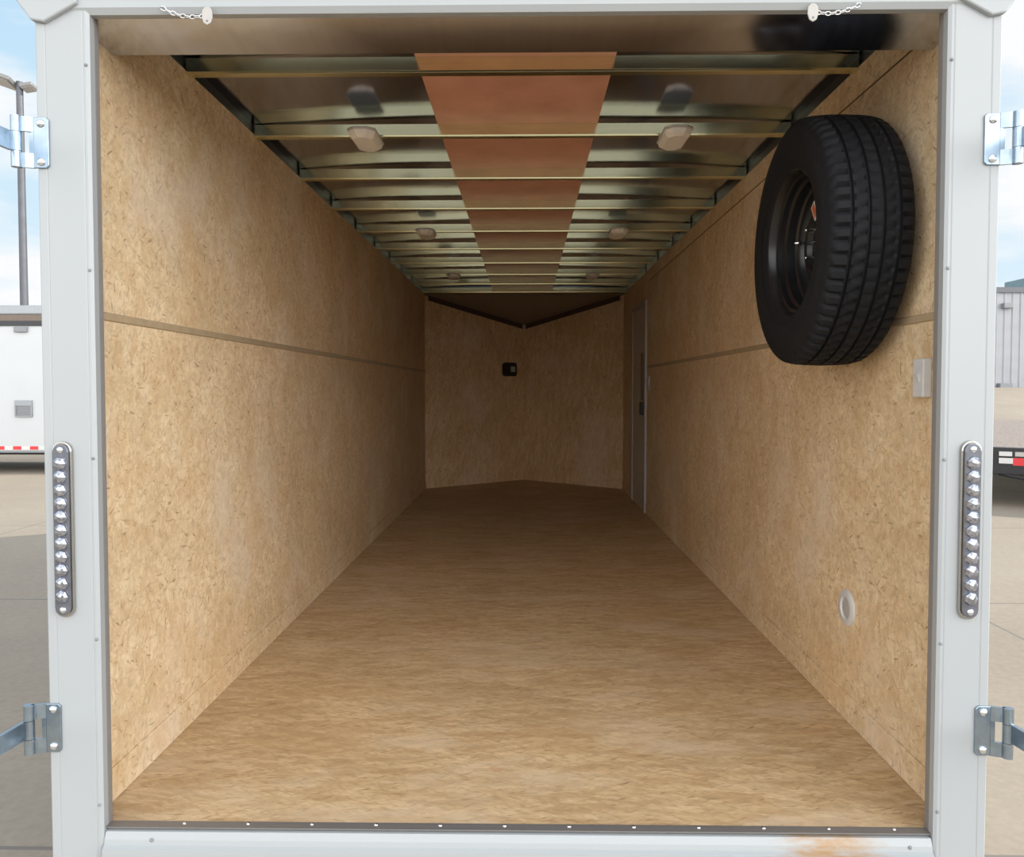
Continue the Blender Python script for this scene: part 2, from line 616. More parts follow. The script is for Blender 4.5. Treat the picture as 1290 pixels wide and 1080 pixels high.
bm = B()
prism(bm, [(-XO, 1.80), (XO, 1.80), (XO, YB), (0, YA), (-XO, YB)], 2, -0.05, 0.0)
struct('floor', bm, M['osb_floor'], 'strand board trailer floor running to the V nose|floor')

for side, s, m in (('left', -1, 'osb_side'), ('right', 1, 'osb_side')):
    bm = B()
    box(bm, s * XW, s * (XW + 0.012), 1.80, YB, 0.0, 1.998, 0)
    box(bm, s * (XW + 0.012), s * XO, 1.80, YB + 0.02, -0.12, 2.06, 1)
    box(bm, s * (XW + 0.006), s * (XW + 0.012), 1.98, YB, 1.998, 2.06, 2)
    struct('wall_' + side, bm, [M[m], M['white_paint'], M['rail_dark']], side + ' side wall lined with tan strand board|wall')
    bm = B()
    box(bm, s * (XW - 0.006), s * XW, 1.80, YB, 0.0, 0.084)
    struct('baseboard_' + side, bm, M['osb_side'], 'low strand board kick strip along the ' + side + ' wall|baseboard', bevel=0.003)

# front V walls (top edge drops to the tip)
bm = B()
t = 0.03
for s in (-1, 1):
    lo = [(s * XW, YB, 0), (0, YA, 0), (0, YA, 1.745), (s * XW, YB, 1.986)]
    hi = [(s * XW, YB + t, 0), (0, YA + t, 0), (0, YA + t, 1.745), (s * XW, YB + t, 1.986)]
    A = [bm.verts.new(p) for p in lo]
    Bv = [bm.verts.new(p) for p in hi]
    bm.faces.new(A)
    bm.faces.new(Bv)
    for i in range(4):
        bm.faces.new([A[i], A[(i + 1) % 4], Bv[(i + 1) % 4], Bv[i]])
struct('wall_front', bm, M['osb_front'], 'V shaped front wall of two strand board panels|wall')

# corner battens where the V meets the side walls
# sloping nose ceiling
bm = B()
lo = [(-XW, YB, 1.986), (XW, YB, 1.986), (0, YA, 1.745)]
A = [bm.verts.new(p) for p in lo]
Bv = [bm.verts.new((p[0], p[1], p[2] + 0.05)) for p in lo]
bm.faces.new(A)
bm.faces.new(Bv)
for i in range(3):
    bm.faces.new([A[i], A[(i + 1) % 3], Bv[(i + 1) % 3], Bv[i]])
box(bm, -XW, XW, 7.83, YB, 1.988, 2.04)
struct('ceiling_nose', bm, M['nose'], 'dark triangular ceiling panel sloping down into the V nose|ceiling')

bm = B()
for s in (-1, 1):
    a = Vector((s * 0.98, YB + 0.02, 1.985))
    b_ = Vector((s * 0.012, YA - 0.02, 1.752))
    d = (b_ - a).normalized()
    w = 0.028
    up = Vector((0, 0, -1))
    vs = []
    for p in (a, b_):
        for du in (0.0, 0.05):
            for dn in (-0.004, 0.02):
                vs.append(bm.verts.new(p + up * du + Vector((0, -1, 0)) * dn))
    for q in ((0, 1, 3, 2), (4, 6, 7, 5), (0, 4, 5, 1), (2, 3, 7, 6), (0, 2, 6, 4), (1, 5, 7, 3)):
        bm.faces.new([vs[i] for i in q])
o = struct('trim_1', bm, M['brown_trim'], 'dark brown V shaped trim where the nose ceiling meets the front wall|trim')
bm = B()
box(bm, -0.022, 0.022, YA - 0.045, YA - 0.02, 1.70, 1.75)
obj('joint_cap', bm, M['grey_pale'], o)

# roof sheet, sagging up between the walls and curved down along them
bm = B()
xs = [-XO + 2 * XO * i / 60 for i in range(61)]
ys = [1.90 + (YB - 1.90) * j / 60 for j in range(61)]


def roof_z(x, y):
    ax = abs(x)
    z = ZS + 0.0030 + 0.013 * (1 - min(1, ax / 1.0) ** 3) + 0.0015 * math.sin(5.1 * x + 3 * y)
    return z


grid = [[bm.verts.new((x, y, roof_z(x, y))) for x in xs] for y in ys]
grid2 = [[bm.verts.new((x, y, roof_z(x, y) + 0.02)) for x in xs] for y in ys]
for j in range(60):
    for i in range(60):
        bm.faces.new([grid[j][i], grid[j][i + 1], grid[j + 1][i + 1], grid[j + 1][i]])
        bm.faces.new([grid2[j][i], grid2[j + 1][i], grid2[j + 1][i + 1], grid2[j][i + 1]]).material_index = 1
struct('ceiling', bm, [M['roof_sheet'], M['white_paint']], 'mirror-like bare metal roof sheet seen from below|ceiling', smooth='all')

# rear frame
RAILS = [('trim_2', -1.091, -0.968, 'left'), ('trim_3', 0.953, 1.072, 'right')]
for nm, xa, xb, side in RAILS:
    s = -1 if side == 'left' else 1
    bm = B()
    xin, xout = (xb, xa) if side == 'left' else (xa, xb)
    # face with shallow ridges
    def X(f):
        return xin + (xout - xin) * f
    prof = [(X(0), Y0 + 0.004), (X(0.06), Y0), (X(0.10), Y0), (X(0.115), Y0 + 0.0012), (X(0.135), Y0), (X(0.80), Y0),
            (X(0.815), Y0 + 0.0012), (X(0.835), Y0), (X(0.97), Y0), (X(1), Y0 + 0.004),
            (X(1), Y0 + 0.16), (s * (XW + 0.02), Y0 + 0.16), (s * (XW + 0.02), Y0 + 0.022), (X(0), Y0 + 0.022)]
    prism(bm, prof, 2, -0.14, 1.90)
    p = struct(nm, bm, M['white_paint'], 'white painted ' + side + ' post of the rear door frame|post')
    bm = B()
    box(bm, min(xin, xin + s * 0.02), max(xin, xin + s * 0.02), Y0 + 0.022, Y0 + 0.044, 0.0, 1.88)
    obj('door_seal', bm, M['seal'], p, bevel=0.003)
    for (z, dx) in ((1.76, 0.008), (1.30, 0.008), (0.87, 0.008), (0.45, 0.008), (0.06, 0.008)):
        bm = B()
        dome(bm, (xin + s * dx, Y0, z), 0.0042, 0.003, '-y', 8, 3)
        obj('screw', bm, M['vent_grey'], p)

bm = B()
prism(bm, [(Y0 - 0.003, 2.14), (Y0 - 0.003, 1.886), (Y0 + 0.005, 1.873), (Y0 + 0.025, 1.873), (Y0 + 0.025, 2.14)], 0, -1.085, 1.066)
hd = struct('trim_4', bm, M['white_paint'], 'white header across the top of the rear opening|header')
bm = B()
prism(bm, [(1.80, 1.887), (1.835, 1.876), (1.88, 1.868), (1.97, 1.864), (1.97, 2.06), (1.80, 2.06)], 0, -1.02, 1.02)
struct('trim_5', bm, M['header_sheet'], 'smooth bare metal underside of the rear header|header', smooth=True)
for nm, s, c in (('trim_6', -1, -0.009), ('trim_7', 1, -0.013)):
    bm = B()
    prism(bm, [(c + s * 0.98, 2.14), (c + s * 0.98, 1.893), (c + s * 1.055, 1.852), (c + s * 1.085, 1.857), (c + s * 1.165, 1.965), (c + s * 1.165, 2.14)],
          1, Y0 - 0.012, Y0 + 0.2)
    struct(nm, bm, M['white_paint'], 'white cast cap at the top %s corner of the rear frame|cap' % ('left' if s < 0 else 'right'), bevel=0.004)

bm = B()
prism(bm, [(1.803, -0.004), (1.782, -0.006), (Y0 + 0.004, -0.012), (Y0, -0.022), (Y0 - 0.002, -0.034), (Y0 - 0.012, -0.040), (Y0 - 0.012, -0.16), (1.803, -0.16)],
      0, -0.966, 0.951)
sl = struct('trim_8', bm, M['sill'], 'white rear sill with an orange rust stain at its right end|sill')
for (x, z) in ((-0.855, -0.022), (0.90, -0.024)):
    bm = B()
    dome(bm, (x, Y0 - 0.0005, z), 0.005, 0.003, '-y', 8, 3)
    obj('screw', bm, M['vent_grey'], sl)
bm = B()
box(bm, -0.99, 0.985, 1.785, 1.812, 0.0, 0.003)
th = struct('trim_9', bm, M['threshold'], 'thin grey metal threshold strip screwed along the rear edge of the floor|threshold')
for k in range(12):
    bm = B()
    dome(bm, (-0.79 + 0.1515 * k, 1.803, 0.003), 0.0045, 0.003, 'z', 10, 3)
    obj('screw', bm, M['bolt'], th)

# horizontal seam strips
for nm, s, side in (('trim_10', -1, 'left'), ('trim_11', 1, 'right')):
    bm = B()
    ye = YB if s < 0 else 6.44
    prism(bm, [(s * XW, 1.197), (s * (XW - 0.004), 1.200), (s * (XW - 0.004), 1.216), (s * XW, 1.219)], 1, 1.80, ye)
    struct(nm, bm, M['seam'], 'tan seam strip running mid height along the %s wall|trim' % side)
bm = B()
box(bm, XW - 0.0012, XW, 1.86, 6.4, 1.9045, 1.9095)
struct('trim_12', bm, M['dark_seam'], 'dark joint line near the top of the right wall|trim')

# ------------------------------------------------------------------ side entry door (right wall, far end)
bm = B()
dx = XW - 0.012
# frame: two jambs and a head, plus the recessed leaf behind
box(bm, XW - 0.02, XW, 7.225, 7.27, 0.0, 1.765)
box(bm, XW - 0.02, XW, 6.46, 6.50, 0.0, 1.765)
box(bm, XW - 0.02, XW, 6.50, 7.225, 1.725, 1.765)
dr = struct('door_1', bm, M['grey_pale'], 'narrow grey side entry door at the far end of the right wall|door', bevel=0.003)
bm = B()
box(bm, XW - 0.010, XW + 0.02, 6.50, 7.225, 0.02, 1.725)
lf = obj('door_leaf', bm, M['door_grey'], dr, bevel=0.002)
bm = B()
box(bm, XW - 0.018, XW - 0.010, 6.60, 6.70, 0.93, 1.335)
obj('kick_bar', bm, M['bronze'], dr, bevel=0.005).name = 'latch_cover'
bm = B()
box(bm, XW - 0.045, XW - 0.010, 6.515, 6.60, 0.81, 0.92)
obj('door_handle', bm, M['black_plastic'], dr, bevel=0.01)

# ------------------------------------------------------------------ roof bows
ORD = ['nearest', 'second', 'third', 'fourth', 'fifth', 'sixth', 'seventh', 'eighth', 'ninth', 'farthest']
BOWY = [2.396 + 0.5996 * i for i in range(10)]
for i, y in enumerate(BOWY):
    if i == 0:
        lab = 'galvanized roof bow nearest the open rear, just behind the header'
    elif i == 9:
        lab = 'galvanized roof bow farthest from the open rear, at the nose panel'
    else:
        lab = 'galvanized roof bow, %s from the open rear' % ORD[i]
        if i in (1, 4, 7):
            lab += ', carrying %s pair of dome lights' % {1: 'the nearest', 4: 'the middle', 7: 'the farthest'}[i]
    bm = B()
    # hat-shaped tube: a vertical rear face and a small turned-out lip at the bottom
    prism(bm, [(0.0, 0.007), (0.0, 0.048), (0.030, 0.048), (0.030, 0.002), (0.027, 0.0), (-0.0028, 0.0), (-0.0043, 0.006), (-0.004, 0.007)], 0, -XW + 0.001, XW - 0.001)
    o = obj('roof_bow', bm, M['galv'], None, loc=(0, y, ZT), bevel=0.0004)
    tag(o, lab, 'roof beam', 'galvanized roof bows under the metal ceiling')

# reddish strip between the bows and the sheet
bm = B()
xs = [-0.318 + 0.606 * k / 12 for k in range(13)]
prism(bm, [(x, ZS + 0.0002) for x in xs] + [(x, ZS + 0.0105) for x in reversed(xs)], 1, 1.99, 7.83)
o = obj('ceiling_strip', bm, M['strip'])
tag(o, 'long reddish-brown strip panel down the middle of the metal ceiling', 'ceiling panel')

# ------------------------------------------------------------------ dome lights
def dome_light(label):
    r = thing('dome_light', label, 'ceiling light', group='white dome lights under the roof bows')
    bm = B()

    def ring(w, l, c, z):
        return [(-w + c, -l), (w - c, -l), (w, -l + c), (w, l - c), (w - c, l), (-w + c, l), (-w, l - c), (-w, -l + c)], z

    def loft(levels):
        rows = []
        for pts, z in levels:
            rows.append([bm.verts.new((x, y, z)) for x, y in pts])
        bm.faces.new(rows[0])
        bm.faces.new(list(reversed(rows[-1])))
        for a, b_ in zip(rows, rows[1:]):
            for k in range(8):
                bm.faces.new([a[k], a[(k + 1) % 8], b_[(k + 1) % 8], b_[k]])
    loft([ring(0.053, 0.112, 0.026, 0.0), ring(0.053, 0.112, 0.026, -0.009)])
    obj('housing', bm, M['white_plastic'], r, bevel=0.002)
    bm = B()
    loft([ring(0.049, 0.107, 0.025, -0.009), ring(0.046, 0.102, 0.026, -0.024), ring(0.036, 0.088, 0.024, -0.034)])
    obj('lens', bm, M['lens'], r, bevel=0.0015)
    return r


dl = None
for i, nm in ((1, 'nearest'), (4, 'middle'), (7, 'farthest')):
    for x, side in ((-0.587, 'left'), (0.575, 'right')):
        lab = 'white dome light on the left side of the reddish ceiling strip, %s of three' % nm if side == 'left' else \
              'white dome light on the right side of the reddish ceiling strip, %s of three' % nm
        loc = (x, BOWY[i] - 0.015, ZT)
        if dl is None:
            dl = dome_light(lab)
            dl.location = loc
        else:
            dup(dl, loc, lab)

# ------------------------------------------------------------------ spare tyre on its carrier
TX, TY, TZ = 0.880, 2.30, 1.45
sp = thing('spare_tire', 'black spare tire on a black steel wheel mounted on the right wall', 'spare tire', (TX, TY, TZ))
R = 0.352
NS = 252
half = [  # (x, r, zone) outer half, from bead to crown
    (0.080, 0.200, 0), (0.092, 0.206, 0), (0.098, 0.212, 0), (0.100, 0.222, 0), (0.1045, 0.232, 0), (0.1055, 0.235, 0), (0.1065, 0.234, 0),
    (0.1105, 0.255, 0), (0.1125, 0.272, 0), (0.1125, 0.288, 0), (0.1115, 0.290, 0), (0.1115, 0.296, 0), (0.1105, 0.298, 0),
    (0.108, 0.312, 0), (0.104, 0.325, 0), (0.1005, 0.334, 1), (0.096, 0.340, 1), (0.090, 0.3445, 1), (0.078, 0.3475, 1), (0.066, 0.3492, 1),
    (0.064, 0.3495, 2), (0.0625, 0.3415, 3), (0.0565, 0.3415, 3), (0.055, 0.3500, 2),
    (0.048, 0.3506, 4), (0.038, 0.3512, 4), (0.024, 0.3516, 4),
    (0.0225, 0.3517, 2), (0.021, 0.3435, 3), (0.0145, 0.3435, 3), (0.013, 0.3520, 2), (0.0, 0.3522, 5)]
prof = [(-x, r) for x, r, z in half] + [(x, r) for x, r, z in reversed(half[:-1])]
zone = [z for *_, z in half] + [z for *_, z in reversed(half[:-1])]


def tread(j, k, r):
    z = zone[j]
    if z == 1:
        return r - (0.009 if (k + (3 if j > len(half) else 0)) % 4 in (0,) else 0)
    if z == 4:
        return r - (0.0085 if (k + (2 if j > len(half) else 0) + j) % 4 == 0 else 0)
    if z == 5:
        return r - (0.007 if k % 4 == 0 else 0)
    return r


bm = B()
lathe(bm, prof, 0, NS, rfun=tread)
# remove the end caps that lathe adds on the beads
for f in [f for f in bm.faces if len(f.verts) > 10]:
    bm.faces.remove(f)
obj('tire', bm, M['rubber'], sp, smooth=True)
bm = B()
# the -x side faces into the trailer
wp = [(-0.088, 0.219), (-0.094, 0.216), (-0.0945, 0.207), (-0.088, 0.201), (-0.072, 0.198), (-0.068, 0.190), (-0.052, 0.188), (-0.046, 0.178),
      (-0.022, 0.175), (-0.016, 0.168), (-0.004, 0.166), (0.010, 0.158), (0.006, 0.126), (-0.012, 0.112), (-0.020, 0.098), (-0.016, 0.086),
      (-0.002, 0.080), (-0.002, 0.046), (-0.006, 0.043), (0.004, 0.041), (0.010, 0.046), (0.010, 0.080), (0.004, 0.098),
      (0.016, 0.126), (0.022, 0.166), (0.060, 0.180), (0.088, 0.201), (0.0945, 0.207), (0.094, 0.216), (0.088, 0.219)]
lathe(bm, wp, 0, 96, skip=lambda j, k: j in (11, 23) and k % 12 in (3, 4, 5, 6, 7, 8))
wh = obj('wheel', bm, M['black_steel'], sp, smooth=True)
bm = B()
box(bm, -0.002, 0.0, -0.014, 0.014, -0.027, 0.027, 0)
box(bm, -0.003, -0.002, -0.009, 0.009, -0.021, 0.021, 1)
st = obj('wheel_sticker', bm, [M['white_plastic'], M['orange']], wh, loc=(-0.021, 0.010, 0.098))
st.rotation_euler = (math.radians(-35), 0, 0)
st['label'] = 'small white bordered orange sticker'

ca = thing('spare_tire_carrier', 'steel wall bracket with bright studs inside the hub of the spare wheel', 'bracket', (XW, TY, TZ))
bm = B()
box(bm, -0.008, 0.0, -0.09, 0.09, -0.13, 0.13)
obj('wall_plate', bm, M['black_steel'], ca, bevel=0.003)
bm = B()
box(bm, -0.118, -0.008, -0.026, 0.026, -0.026, 0.026)
obj('arm', bm, M['black_steel'], ca, bevel=0.004)
for z, l in ((0.040, 0.185), (-0.040, 0.185)):
    bm = B()
    lathe(bm, [(-0.118, 0.0055), (-l, 0.0055), (-l - 0.004, 0.004)], 0, 10, (0, 0, z))
    b0 = obj('stud', bm, M['bolt'], ca, smooth=True)
    bm = B()
    lathe(bm, [(-0.134, 0.0105), (-0.150, 0.0105), (-0.154, 0.006)], 0, 6, (0, 0, z))
    obj('nut', bm, M['bolt'], b0)
bm = B()
lathe(bm, [(-0.118, 0.005), (-0.195, 0.005), (-0.202, 0.007), (-0.214, 0.004), (-0.220, 0.001)], 0, 10, (0, 0, 0.003))
obj('center_stud', bm, M['bolt'], ca, smooth=True)

# ------------------------------------------------------------------ tail light strips on the posts
def stadium(w, h, n=10, c=(0, 0)):
    pts = []
    for k in range(n + 1):
        a = PI * k / n
        pts.append((c[0] + w * math.cos(a), c[1] + h - w + w * math.sin(a)))
    for k in range(n + 1):
        a = PI + PI * k / n
        pts.append((c[0] + w * math.cos(a), c[1] - h + w + w * math.sin(a)))
    return pts


def tail_light(label, loc):
    r = thing('tail_light', label, 'tail light', loc, group='clear LED tail light strips on the rear posts')
    H = 0.203
    bm = B()
    prism(bm, stadium(0.023, H), 1, -0.009, 0.0)
    obj('bezel', bm, M['chrome'], r, bevel=0.003)
    bm = B()
    prism(bm, stadium(0.0185, H - 0.006), 1, -0.015, -0.009)
    obj('lens_base', bm, M['smoke'], r, bevel=0.002)
    for k in range(11):
        z = (k - 5) * 0.0306
        bm = B()
        dome(bm, (0, -0.0145, z), 0.0165, 0.010, '-y', 7, 3)
        obj('led', bm, M['led'], r)
    for z in (H - 0.019, -H + 0.019):
        bm = B()
        dome(bm, (0, -0.015, z), 0.008, 0.005, '-y', 8, 3)
        obj('screw', bm, M['bolt'], r, smooth=True)
    return r


tail_light('tall clear LED tail light strip on the white left rear post', (-1.044, Y0, 0.707))
tl = tail_light('tall clear LED tail light strip on the white right rear post', (1.018, Y0, 0.711))

# ------------------------------------------------------------------ door hinges
def hinge(label, s, xin, z):
    """s = -1 left post, +1 right post; xin = inner edge of plate"""
    r = thing('hinge_bracket', label, 'hinge', (xin, Y0, z), group='zinc door hinges on the rear posts')
    w = 0.036
    hh = 0.057
    bm = B()
    prism(bm, [(0, -hh + 0.006), (s * 0.006, -hh), (s * w, -hh), (s * w, hh), (s * 0.006, hh), (0, hh - 0.006)], 1, -0.005, 0.0)
    obj('plate', bm, M['zinc'], r, bevel=0.0015)
    bm = B()
    # ears that step out to the pin, cut out in the middle
    for a, b_ in ((-hh, -0.024), (0.024, hh)):
        prism(bm, [(s * (w - 0.002), 0.0), (s * (w - 0.002), -0.006), (s * (w + 0.014), -0.012), (s * (w + 0.028), -0.014), (s * (w + 0.028), -0.008),
                   (s * (w + 0.014), -0.005), (s * (w + 0.006), 0.0)], 2, a, b_)
    box(bm, min(s * (w - .002), s * (w + 0.008)), max(s * (w - .002), s * (w + 0.008)), -0.006, 0, -0.024, 0.024)
    obj('ear', bm, M['zinc'], r)
    px = s * (w + 0.032)
    for a, b_ in ((-hh, -0.022), (0.022, hh)):
        bm = B()
        lathe(bm, [(a, 0.0115), (b_, 0.0115)], 2, 16, (px, -0.014, 0))
        obj('knuckle', bm, M['zinc'], r, smooth=True)
    # strap turning about the pin, swung back towards the viewer
    bm = B()
    lathe(bm, [(-0.021, 0.0115), (0.021, 0.0115)], 2, 16, (px, -0.014, 0))
    L = 0.34
    o1 = s * 0.004
    prism(bm, [(px + o1, -0.020), (px + o1 + s * 0.030, -L), (px + o1 + s * 0.036, -L), (px + o1 + s * 0.010, -0.020)], 2, -0.021, 0.021)
    stp = obj('strap', bm, M['zinc'], r)
    for z2 in (hh - 0.014, -hh + 0.014):
        bm = B()
        dome(bm, (s * 0.018, -0.005, z2), 0.0095, 0.006, '-y', 14, 4)
        obj('bolt', bm, M['bolt'], r, smooth='all')
    return r


hinge('upper zinc door hinge on the left white rear post', -1, -1.061, 1.586)
hinge('lower zinc door hinge on the left white rear post', -1, -1.060, 0.244)
hinge('upper zinc door hinge on the right white rear post', 1, 1.034, 1.584)
hinge('lower zinc door hinge on the right white rear post', 1, 1.040, 0.251)

# ------------------------------------------------------------------ pin chains on the header
def pin_chain(label, a, b_, tip_x):
    r = thing('pin_chain', label, 'chain', (b_[0], Y0, b_[2]), group='retainer chains hanging at the header')
    A = Vector(a) - Vector((b_[0], Y0, b_[2]))
    Bv = Vector(b_) - Vector((b_[0], Y0, b_[2]))
    n = 9
    for k in range(n):
        f0, f1 = k / n, (k + 1) / n
        sag = lambda f: -0.010 * 4 * f * (1 - f)
        p0 = A.lerp(Bv, f0) + Vector((0, 0, sag(f0)))
        p1 = A.lerp(Bv, f1) + Vector((0, 0, sag(f1)))
        d = (p1 - p0)
        ln = d.length * 0.62
        d.normalize()
        mid = (p0 + p1) / 2
        side = Vector((0, 1, 0)) if k % 2 else d.cross(Vector((0, 1, 0))).normalized()
        wdt = 0.0042
        pts = []
        for q in range(12):
            t_ = 2 * PI * q / 12
            pts.append(mid + d * (ln * math.cos(t_)) + side * (wdt * math.sin(t_)))
        bm = B()
        tube(bm, pts, 0.0012, 6, True)
        obj('chain_link', bm, M['bolt'], r, smooth='all')
    s = 1 if tip_x >= 0 else -1
    bm = B()
    # flat clip with a rounded lower end and a small hole's dark rivet
    pts = [(-0.011, 0.012), (-0.012, -0.004), (-0.008, -0.016), (0.0, -0.021), (0.008, -0.016), (0.012, -0.004), (0.011, 0.012), (0.004, 0.019), (-0.004, 0.019)]
    prism(bm, [(x + s * 0.006, z) for x, z in pts], 1, -0.014, -0.010)
    cl = obj('clip', bm, M['grey_pale'], r, bevel=0.001)
    bm = B()
    dome(bm, (s * 0.006, -0.014, -0.012), 0.0025, 0.002, '-y', 8, 3)
    obj('rivet', bm, M['vent_grey'], cl)
    bm = B()
    tube(bm, [(s * 0.006, -0.012, 0.014), (s * 0.006, -0.008, 0.020), (s * 0.006, 0.0, 0.022)], 0.0025, 6)
    obj('hook', bm, M['bolt'], r, smooth='all')
    return r


pin_chain('thin bright chain with pale clip at the left end of the header', (-0.80, Y0 - 0.006, 1.884), (-0.700, Y0 - 0.012, 1.862), 0.01)
pin_chain('thin bright chain with pale clip at the right end of the header', (0.755, Y0 - 0.006, 1.880), (0.655, Y0 - 0.012, 1.860), -0.01)

# ------------------------------------------------------------------ small fittings on the walls
sw = thing('light_switch', 'small pale switch box on the right wall beside the rear post, below the spare tire', 'switch', (XW, 1.972, 1.057))
bm = B()
box(bm, -0.022, 0.0, -0.029, 0.024, -0.048, 0.048)
obj('switch_box', bm, M['white_plastic'], sw, bevel=0.003)
bm = B()
prism(bm, [(-0.022, -0.013), (-0.022, 0.013), (-0.029, 0.009)], 1, -0.010, 0.007)
obj('rocker', bm, M['white_plastic'], sw)

vt = thing('round_vent', 'small round white vent low on the right wall', 'vent', (XW, 2.423, 0.35))
bm = B()
lathe(bm, [(0.0, 0.056), (-0.006, 0.055), (-0.009, 0.050), (-0.009, 0.036), (-0.003, 0.032)], 0, 32)
obj('vent_rim', bm, M['white_plastic'], vt, smooth=True)
bm = B()
lathe(bm, [(-0.001, 0.034), (-0.004, 0.032), (-0.006, 0.020), (-0.0065, 0.0005)], 0, 32)
obj('vent_center', bm, M['grey_pale'], vt, smooth=True)

# black box with a pale square on the left panel of the V
ang = math.atan2(YA - YB, XW)
yb = YB + (XW - 0.167) * (YA - YB) / XW
bx = thing('wall_control', 'black wall control with a pale square, on the front wall near the V', 'control box', (-0.167, yb - 0.012, 1.246), ang)
bm = B()
cpts = []
for cx, cz, a0 in ((0.062, 0.045, 0), (-0.068, 0.045, 90), (-0.068, -0.045, 180), (0.062, -0.045, 270)):
    cpts += [(cx + 0.03 * math.cos(math.radians(a0 + q)), cz + 0.03 * math.sin(math.radians(a0 + q))) for q in (0, 22, 45, 68, 90)]
prism(bm, cpts, 1, -0.030, -0.002)
obj('case', bm, M['black_plastic'], bx, bevel=0.006)
bm = B()
box(bm, 0.000, 0.062, -0.033, -0.029, -0.030, 0.032)
obj('face', bm, M['grey_pale'], bx, bevel=0.004)

s2 = thing('door_switch', 'tiny pale switch on the right wall beside the side door', 'switch', (XW, 6.33, 1.08))
bm = B()
box(bm, -0.008, 0, -0.03, 0.03, -0.055, 0.055)
obj('switch_plate', bm, M['white_plastic'], s2, bevel=0.003)
bm = B()
box(bm, -0.014, -0.008, -0.01, 0.01, -0.02, 0.02)
obj('toggle', bm, M['white_plastic'], s2)

# ------------------------------------------------------------------ the lot outside
bm = B()
v = [bm.verts.new(p) for p in ((-120, -90, GZ), (150, -90, GZ), (150, 160, GZ), (-120, 160, GZ))]
bm.faces.new(v)
struct('ground', bm, M['ground'], 'pale concrete lot around the trailer|ground')
bm = B()
prism(bm, [(40.3, GZ), (58.5, 1.12), (110, 1.2), (110, GZ)], 0, 20, 140)
struct('ground_bank', bm, M['ground'], 'raised concrete apron in front of the metal building|ground')

# neighbouring enclosed trailer, left
TYF = 13.6
nt_ = thing('enclosed_trailer', 'white enclosed cargo trailer parked behind the left post', 'trailer', (-11.5, TYF, GZ))
bm = B()
box(bm, -4.5, 3.9, 0, 2.3, 0.40, 2.66)
body = obj('body', bm, M['trailer_white'], nt_, bevel=0.02)
bm = B()
box(bm, -4.52, 3.92, -0.03, 2.33, 2.80, 2.96)
obj('roof_rail', bm, M['rail'], nt_, bevel=0.02)
bm = B()
box(bm, -4.51, 3.91, -0.012, 2.31, 2.69, 2.80)
obj('brown_band', bm, M['rail_brown'], nt_).name = 'brown_strip'
bm = B()
box(bm, -4.515, 3.915, -0.02, 2.32, 2.60, 2.69)
obj('drip_edge', bm, M['rail_dark'], nt_)
bm = B()
box(bm, 2.58, 2.81, -0.05, 0, 2.49, 2.585)
obj('marker_lamp', bm, M['vent_grey'], nt_, bevel=0.01)
vf = None
bm = B()
box(bm, 2.555, 2.86, -0.03, 0, 1.20, 1.30)
box(bm, 2.555, 2.86, -0.03, 0, 1.005, 1.03)
box(bm, 2.555, 2.575, -0.03, 0, 1.03, 1.20)
box(bm, 2.84, 2.86, -0.03, 0, 1.03, 1.20)
vf = obj('side_vent', bm, M['rail'], nt_, bevel=0.004)
bm = B()
for k in range(6):
    box(bm, 2.575, 2.84, -0.02, -0.004, 1.036 + 0.027 * k, 1.054 + 0.027 * k)
obj('grille', bm, M['vent_grey'], vf)
bm = B()
box(bm, -4.5, 3.9, -0.015, 0.0, 0.38, 0.40)
obj('lower_rail', bm, M['rail'], nt_)
x = -4.4
k = 0
tape_w = 0.15
while x < 3.8:
    bm = B()
    box(bm, x, x + tape_w, -0.006, 0, 0.43, 0.49)
    ob = obj('reflector', bm, M['red' if k % 2 == 0 else 'white_plastic'], nt_)
    x += tape_w
    k += 1
for xx in (-2.3, -1.45):
    bm = B()
    lathe(bm, [(0.12, 0.20), (0.10, 0.30), (0.12, 0.345), (0.30, 0.345), (0.32, 0.30), (0.32, 0.2)], 1, 28, (xx, 0.02, 0.345))
    obj('wheel', bm, M['rubber'], nt_, smooth=True)
bm = B()
box(bm, -4.3, 3.7, 0.5, 1.8, 0.30, 0.41)
obj('chassis', bm, M['black_frame'], nt_)
for xx in (-3.9, 3.4):
    bm = B()
    box(bm, xx - 0.04, xx + 0.04, 1.1, 1.18, 0, 0.31)
    obj('support_leg', bm, M['black_frame'], nt_)

# light pole
lp = thing('light_pole', 'tall grey parking lot light pole behind the white enclosed trailer', 'light pole', (-16.74, 26.0, GZ))
bm = B()
lathe(bm, [(0.0, 0.24), (0.1, 0.24), (0.1, 0.135), (11.66, 0.105)], 2, 14)
obj('pole', bm, M['pole'], lp, smooth=True)
for s_, ln, wd, tilt, zc in ((-1, 0.80, 0.80, 20, 11.70), (1, 0.42, 0.40, -8, 11.48)):
    bm = B()
    box(bm, -ln / 2, ln / 2, -wd / 2, wd / 2, -0.07, 0.07)
    lh = obj('lamp_head', bm, M['fixture'], lp, bevel=0.03, loc=(s_ * (0.10 + ln / 2), 0, zc))
    lh.rotation_euler = (math.radians(-12), math.radians(tilt), 0)
    bm = B()
    box(bm, -ln * 0.4, ln * 0.4, -wd * 0.4, wd * 0.4, -0.085, -0.06)
    obj('lamp_glass', bm, M['grey_pale'], lh)
bm = B()
tube(bm, [(-0.12, 0, 11.58), (0.12, 0, 11.5)], 0.06, 8)
obj('bracket', bm, M['pole'], lp)

